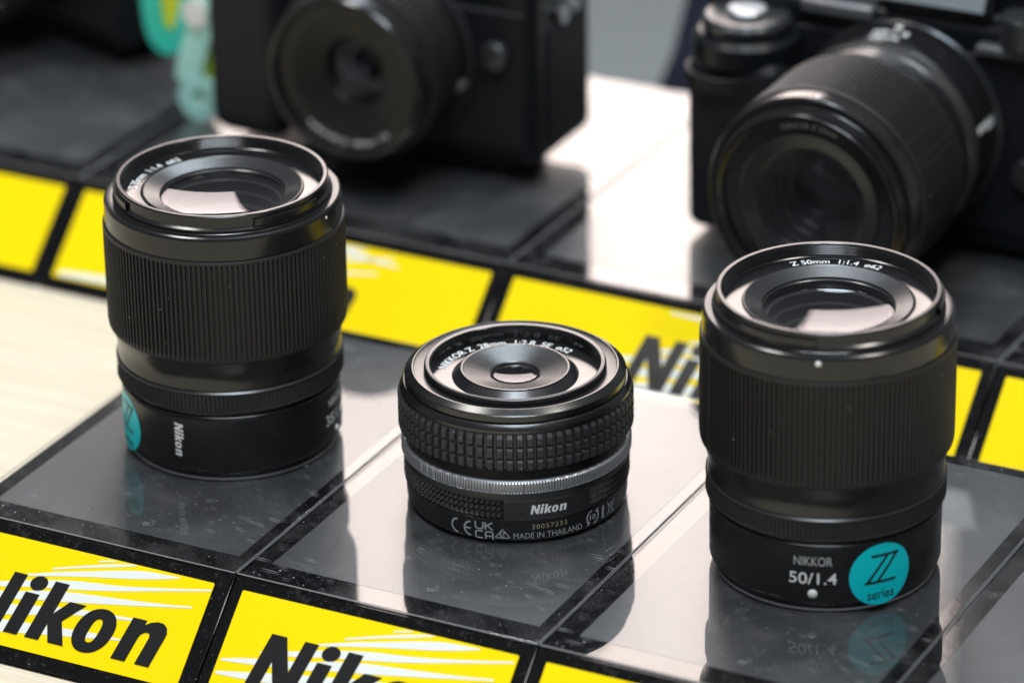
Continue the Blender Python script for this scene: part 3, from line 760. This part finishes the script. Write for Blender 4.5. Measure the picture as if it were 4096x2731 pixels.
def camera_big(loc):
    t = thing('camera', 'black camera with a large round dial and a long lens pointing at us, top right', 'camera', loc)
    # local origin: left bottom front corner of the body
    body = rbox('body', 2, 150, 0, 38, 2.5, 84, 4, M_CAMBODY, t)
    rbox('shoulder', 100, 150, 6, 36, 83, 104, 4, M_CAMBODY, t)  # black upper body, raised to block the panel's light on the stand tops
    rbox('front_skin', 3, 148, -1.2, 3, 10, 74, 1.2, M_LEATHER, t)
    g = rbox('grip', 6.5, 41, -25, 4, 2.5, 66, 5, M_LEATHER, t, 6)
    cyl('grip_top', (22.5, -9, 62), (0, 0, 1), 18.5, 11, M_CAMBODY, t, 64, bev=2)
    cyl('shutter_collar', (22.5, -9, 73), (0, 0, 1), 15.5, 5.5, M_TOPLATE, t, 64, bev=1.5)
    cyl('shutter_button', (22.5, -9, 78.4), (0, 0, 1), 7, 2.2, M_SILVER, t, 48, bev=.8)
    lathe('front_dial', [(14, 0), (15.5, .4), (15.5, 5.6), (14, 6)], M_RUBBER, t, thetas=rib_thetas(36), fun=ribs(36, .8, 0, 6, .4, .5, .5), loc=(19, -14.5, 55))
    bm = bmesh.new()
    pf = [(1, 85), (-2, 87.5), (8, 110), (34, 110), (34, 85)]
    A = [bm.verts.new((67, y, z)) for y, z in pf]; B = [bm.verts.new((108, y, z)) for y, z in pf]
    bm.faces.new(A); bm.faces.new(B[::-1])
    for i in range(5): bm.faces.new((A[(i+1) % 5], A[i], B[i], B[(i+1) % 5]))
    bmesh.ops.recalc_face_normals(bm, faces=bm.faces); bmesh.ops.bevel(bm, geom=bm.edges[:], offset=1.2, segments=2, affect='EDGES')
    hb = bm_obj('viewfinder_hump', bm, M_CAMBODY, t, True, 40)
    bm = bmesh.new(); q = [bm.verts.new(p) for p in ((69, -2.2, 88.8), (106, -2.2, 88.8), (106, 6.9, 108), (69, 6.9, 108))]
    bm.faces.new(q); r_ = bmesh.ops.extrude_face_region(bm, geom=bm.faces[:])
    bmesh.ops.translate(bm, verts=[g_ for g_ in r_['geom'] if isinstance(g_, bmesh.types.BMVert)], vec=(0, -1.2, .5)); bmesh.ops.recalc_face_normals(bm, faces=bm.faces)
    bm_obj('hump_lit_face', bm, simple('hump_lit_grey', (.34, .38, .42), .3, .6), hb, False)  # light on the hump's sloping front, put into a grey plate
    rbox('top_plate', 4, 144, 2, 36, 83, 87, 1.5, M_TOPLATE, t)
    cyl('top_dial', (120, 0, 79), (0, 0, 1), 8.5, 11, M_TOPLATE, t, knurl=40)
    rbox('top_plate_step', 104, 146, -5, 4, 75, 78.5, 1, M_PLATEL, t)
    rbox('top_plate_step', 40, 66, -4, 4, 80, 84.5, 1, M_PLATEL, t)  # lit parts of the top plate, brightened by their colour
    cyl('release_button', (124, -1, 34), (0, -1, 0), 6, 4, M_TOPLATE, t)
    cyl('top_dial', (50, 16, 86), (0, 0, 1), 8, 5, M_TOPLATE, t, knurl=40)
    cyl('lens_mount', (77.5, -.5, 45.5), (0, -1, 0), 36.5, 3.0, M_TOPLATE, t, 96)
    fd = Vector((0, 1, 0))
    barrel, Q, nr = tall_lens(t, None, fd, 50, standalone=False)
    barrel.name = 'lens'
    aim(barrel, (77.5, 3, 45.5))
    # print on the top of the barrel (viewed from the front, top is local +y)
    on_cyl('lettering', rot2(fit_text('50/1.4', 13.0, 3.6, .05), pi), 34.3, 4, 11.6, M_PRINT, barrel, fd)
    on_cyl('lettering', rot2(fit_text('NIKKOR', 10.6, 2.8, .03), pi), 34.3, 4, 17.0, M_PRINT, barrel, fd)
    dot('index_bead', 34.3, 2, 6.4, fd, 1.5, barrel)
    dot('hood_mark', 36.7, -2, 80.6, fd, .9, barrel)
    on_cyl('lettering', rot2(word_scaled(3.6), pi/2), 34.3, -78, 14, M_PRINT, barrel, fd)
    dot('mount_bead', 36.2, -38, 1., fd, 1.6, barrel)
    v, f = split_long(fit_text('NIKKOR Z 50mm', 20, 1.8, .01), 1.2)
    mesh_obj('ring_lettering', [((27.5+y)*cos(pi/2-x/27.5), (27.5+y)*sin(pi/2-x/27.5), 84.35) for x, y, _ in v], f, M_PRINTG, barrel, False)
    rbox('base_plate', 36, 120, 4, 34, .15, 2.7, 1.5, M_CAMBODY, t)
    return t
camera_big((7.2, 308., 0))

# ------------------------------------------------------------------ mint strap hanging between the cameras
def P_at(px, py, Y):
    d = Fv+R2*((px-1176)/FPX)-U2*((py-784)/FPX)
    return CAM+d*((Y-CAM.y)/d.y)
def band(name, pts, width, thick, mat, parent, end_hole=None):
    """flat rubber band in the x-z plane: pts are (x, z) and thickness runs in y"""
    out = stroke(pts, width)
    spl = [out]
    v, f = curve_mesh(spl)
    return plate(name, v, f, thick, mat, parent)
def plate(name, v, f, thick, mat, parent, y=0.):
    bm = bmesh.new(); vs = [bm.verts.new((a[0], y, a[1])) for a in v]
    for p in f:
        try: bm.faces.new([vs[i] for i in p])
        except ValueError: pass
    r = bmesh.ops.extrude_face_region(bm, geom=bm.faces[:])
    bmesh.ops.translate(bm, verts=[g_ for g_ in r['geom'] if isinstance(g_, bmesh.types.BMVert)], vec=(0, thick, 0))
    bmesh.ops.recalc_face_normals(bm, faces=bm.faces)
    return bm_obj(name, bm, mat, parent, True, 35)
def smooth_pts(pts, n=8):
    P = []
    for i in range(len(pts)-1):
        p0 = pts[max(0, i-1)]; p1 = pts[i]; p2 = pts[i+1]; p3 = pts[min(len(pts)-1, i+2)]
        for k in range(n):
            t = k/n
            P.append(tuple(.5*(2*p1[j]+(p2[j]-p0[j])*t+(2*p0[j]-5*p1[j]+4*p2[j]-p3[j])*t*t+(3*p1[j]-p0[j]-3*p2[j]+p3[j])*t**3) for j in range(2)))
    P.append(pts[-1]); return P
YS = 300.
t = thing('strap', 'mint green rubber strap with an eyelet at its rounded end, hanging between two cameras', 'strap', (P_at(455, 230, YS).x, YS, 0))
o = t.location/S
def loc2(px, py, Y=YS):
    p = P_at(px, py, Y); return (p.x-o.x, p.z)
b_pts = smooth_pts([loc2(495, -120), loc2(480, 0), loc2(452, 90), loc2(436, 150), loc2(432, 190)])
band('band', b_pts, 10.5, 3, M_MINT, t)
bp_ = loc2(452, 28); vv, ff = curve_mesh([ell(bp_[0], bp_[1], 5.2, 5.6, 30)]); plate('snap_button', vv, ff, 2.4, M_DOT, t, -2.)
ce = loc2(455, 228)
vv, ff = curve_mesh([ell(ce[0], ce[1], 8.2, 8.6, 36), ell(ce[0]+.6, ce[1]+.6, 2.7, 2.9, 16)])
plate('eyelet_end', vv, ff, 3.6, M_MINT, t, -.4)
t2 = thing('strap', 'darker teal strap loop holding a yellow green tag, left of the mint strap end', 'strap', (P_at(380, 100, YS).x, YS+6, 0))
o = t2.location/S
lp = smooth_pts([loc2(335, -120, YS+6), loc2(345, 20, YS+6), loc2(360, 85, YS+6), loc2(388, 105, YS+6), loc2(415, 80, YS+6), loc2(432, 10, YS+6), loc2(445, -120, YS+6)])
band('band', lp, 7.5, 3, M_MINTD, t2)
tp = [loc2(362, -100, YS+8), loc2(372, 60, YS+8), loc2(402, 70, YS+8), loc2(425, -100, YS+8)]
vv, ff = curve_mesh([tp]); plate('tag', vv, ff, 1.2, M_OLIVE, t2, 2.2)
t3 = thing('tag', 'yellow green card tag peeping out beside the camera grip behind the mint strap', 'tag', (P_at(485, 140, YS+10).x, YS+10, 0))
o = t3.location/S
vv, ff = curve_mesh([[loc2(462, -60, YS+10), loc2(470, 185, YS+10), loc2(520, 205, YS+10), loc2(525, -60, YS+10)]]); plate('card', vv, ff, 1., M_OLIVE, t3)

YB = 485.
t4 = thing('neck_strap', 'dark navy neck strap hanging behind the camera with the long lens', 'neck strap', (P_at(1570, 190, YB).x, YB, 0))
o = t4.location/S
vv, ff = curve_mesh([[loc2(1505, 214, YB), loc2(1545, 120, YB), loc2(1590, -60, YB), loc2(1680, -60, YB), loc2(1680, 222, YB)]]); plate('band', vv, ff, 1.6, M_NAVY, t4)
# ------------------------------------------------------------------ table and floor
def slab(name, x0, x1, y0, y1, z0, z1, mat, bev=0):
    bm = bmesh.new(); add_box(bm, x0, x1, y0, y1, z0, z1, bev); o_ = bm_obj(name, bm, mat, None, bool(bev)); o_['kind'] = 'structure'; return o_
slab('table', -1200, 1200, -900, 432, -60.6, -30.6, M_WOOD, 1.5)
slab('floor', -4000, 4000, -3000, 5000, -830, -800, M_FLOOR)

# ------------------------------------------------------------------ camera, light
cd = bpy.data.cameras.new('Camera'); co = bpy.data.objects.new('Camera', cd); COL.objects.link(co); sc.camera = co
M3 = Matrix((R2, U2, -Fv)).transposed()
co.matrix_world = Matrix.Translation(CAM*S) @ M3.to_4x4()
cd.sensor_width = 36; cd.lens = FPX/2352*36; cd.clip_start = .05; cd.clip_end = 50
cd.dof.use_dof = True
foc = Vector((51.6, 82.3, 15))+FL((51.6, 82.3))*30
cd.dof.focus_distance = (foc-CAM).dot(Fv)*S
cd.dof.aperture_fstop = 7.0; cd.dof.aperture_blades = 0

w = bpy.data.worlds.new('World'); sc.world = w; w.use_nodes = True
bg = w.node_tree.nodes['Background']; bg.inputs[0].default_value = (.94, .97, 1., 1); bg.inputs[1].default_value = .19

def area(name, loc, target, sx, sy, radiance, col, shape='RECTANGLE'):
    l = bpy.data.lights.new(name, 'AREA'); l.shape = shape; l.size = sx*S; l.size_y = sy*S
    A = sx*sy*S*S*(pi/4 if shape in ('DISK', 'ELLIPSE') else 1)
    l.energy = radiance*pi*A; l.color = col
    o_ = bpy.data.objects.new(name, l); COL.objects.link(o_)
    o_.location = Vector(loc)*S
    o_.rotation_mode = 'QUATERNION'; o_.rotation_quaternion = (Vector(target)-Vector(loc)).to_track_quat('-Z', 'Y')
    return o_
# lit wall panel beyond the cameras: seen only as the pale reflection in the stand tops
Fh = Vector((Fv.x, Fv.y, 0)).normalized()
def mirror_pt(px, py, dist):
    d = Fv+R2*((px-1176)/FPX)-U2*((py-784)/FPX); d.z = -d.z
    t_ = dist/d.dot(Fh); return Vector((CAM.x, CAM.y, -CAM.z))+d*t_
DD = 3400.
pa = mirror_pt(300, 150, DD); pb = mirror_pt(2195, 150, DD); pc = mirror_pt(1600, 1680, DD)
wid = (pb-pa).length; z0, z1 = -20., pc.z
mid = (pa+pb)/2; mid.z = (z0+z1)/2
area('window_light', mid, mid-Fh*1000, wid, z1-z0, 6.2, (1., .86, .80))
# ceiling lamps
def overhead(x, y, z, r, rad, col=(.86, .94, 1.)):
    area('ceiling_lamp', (x, y, z), (60, 90, 0), r, r, rad, col, 'DISK')
overhead(400, -560, 1500, 640, 12, (.80, .91, 1.))
overhead(-420, 1180, 1500, 520, 13, (.80, .91, 1.))
overhead(-520, -60, 1500, 300, 32, (1., .97, .92))
overhead(250, -420, 1350, 46, 260, (.92, .96, 1.))
overhead(620, -330, 1400, 46, 260, (.92, .96, 1.))
overhead(20, -640, 1300, 40, 260, (.92, .96, 1.))
overhead(600, 300, 1500, 260, 34, (1., .95, .88))
overhead(-60, 500, 1500, 340, 34)

sc.view_settings.view_transform = 'Standard'; sc.view_settings.look = 'None'
sc.view_settings.exposure = 0; sc.view_settings.gamma = 1; sc.view_settings.use_curve_mapping = False
sc.render.engine = 'CYCLES'
sc.cycles.max_bounces = 10; sc.cycles.transparent_max_bounces = 16; sc.cycles.caustics_reflective = False
sc.cycles.use_denoising = True
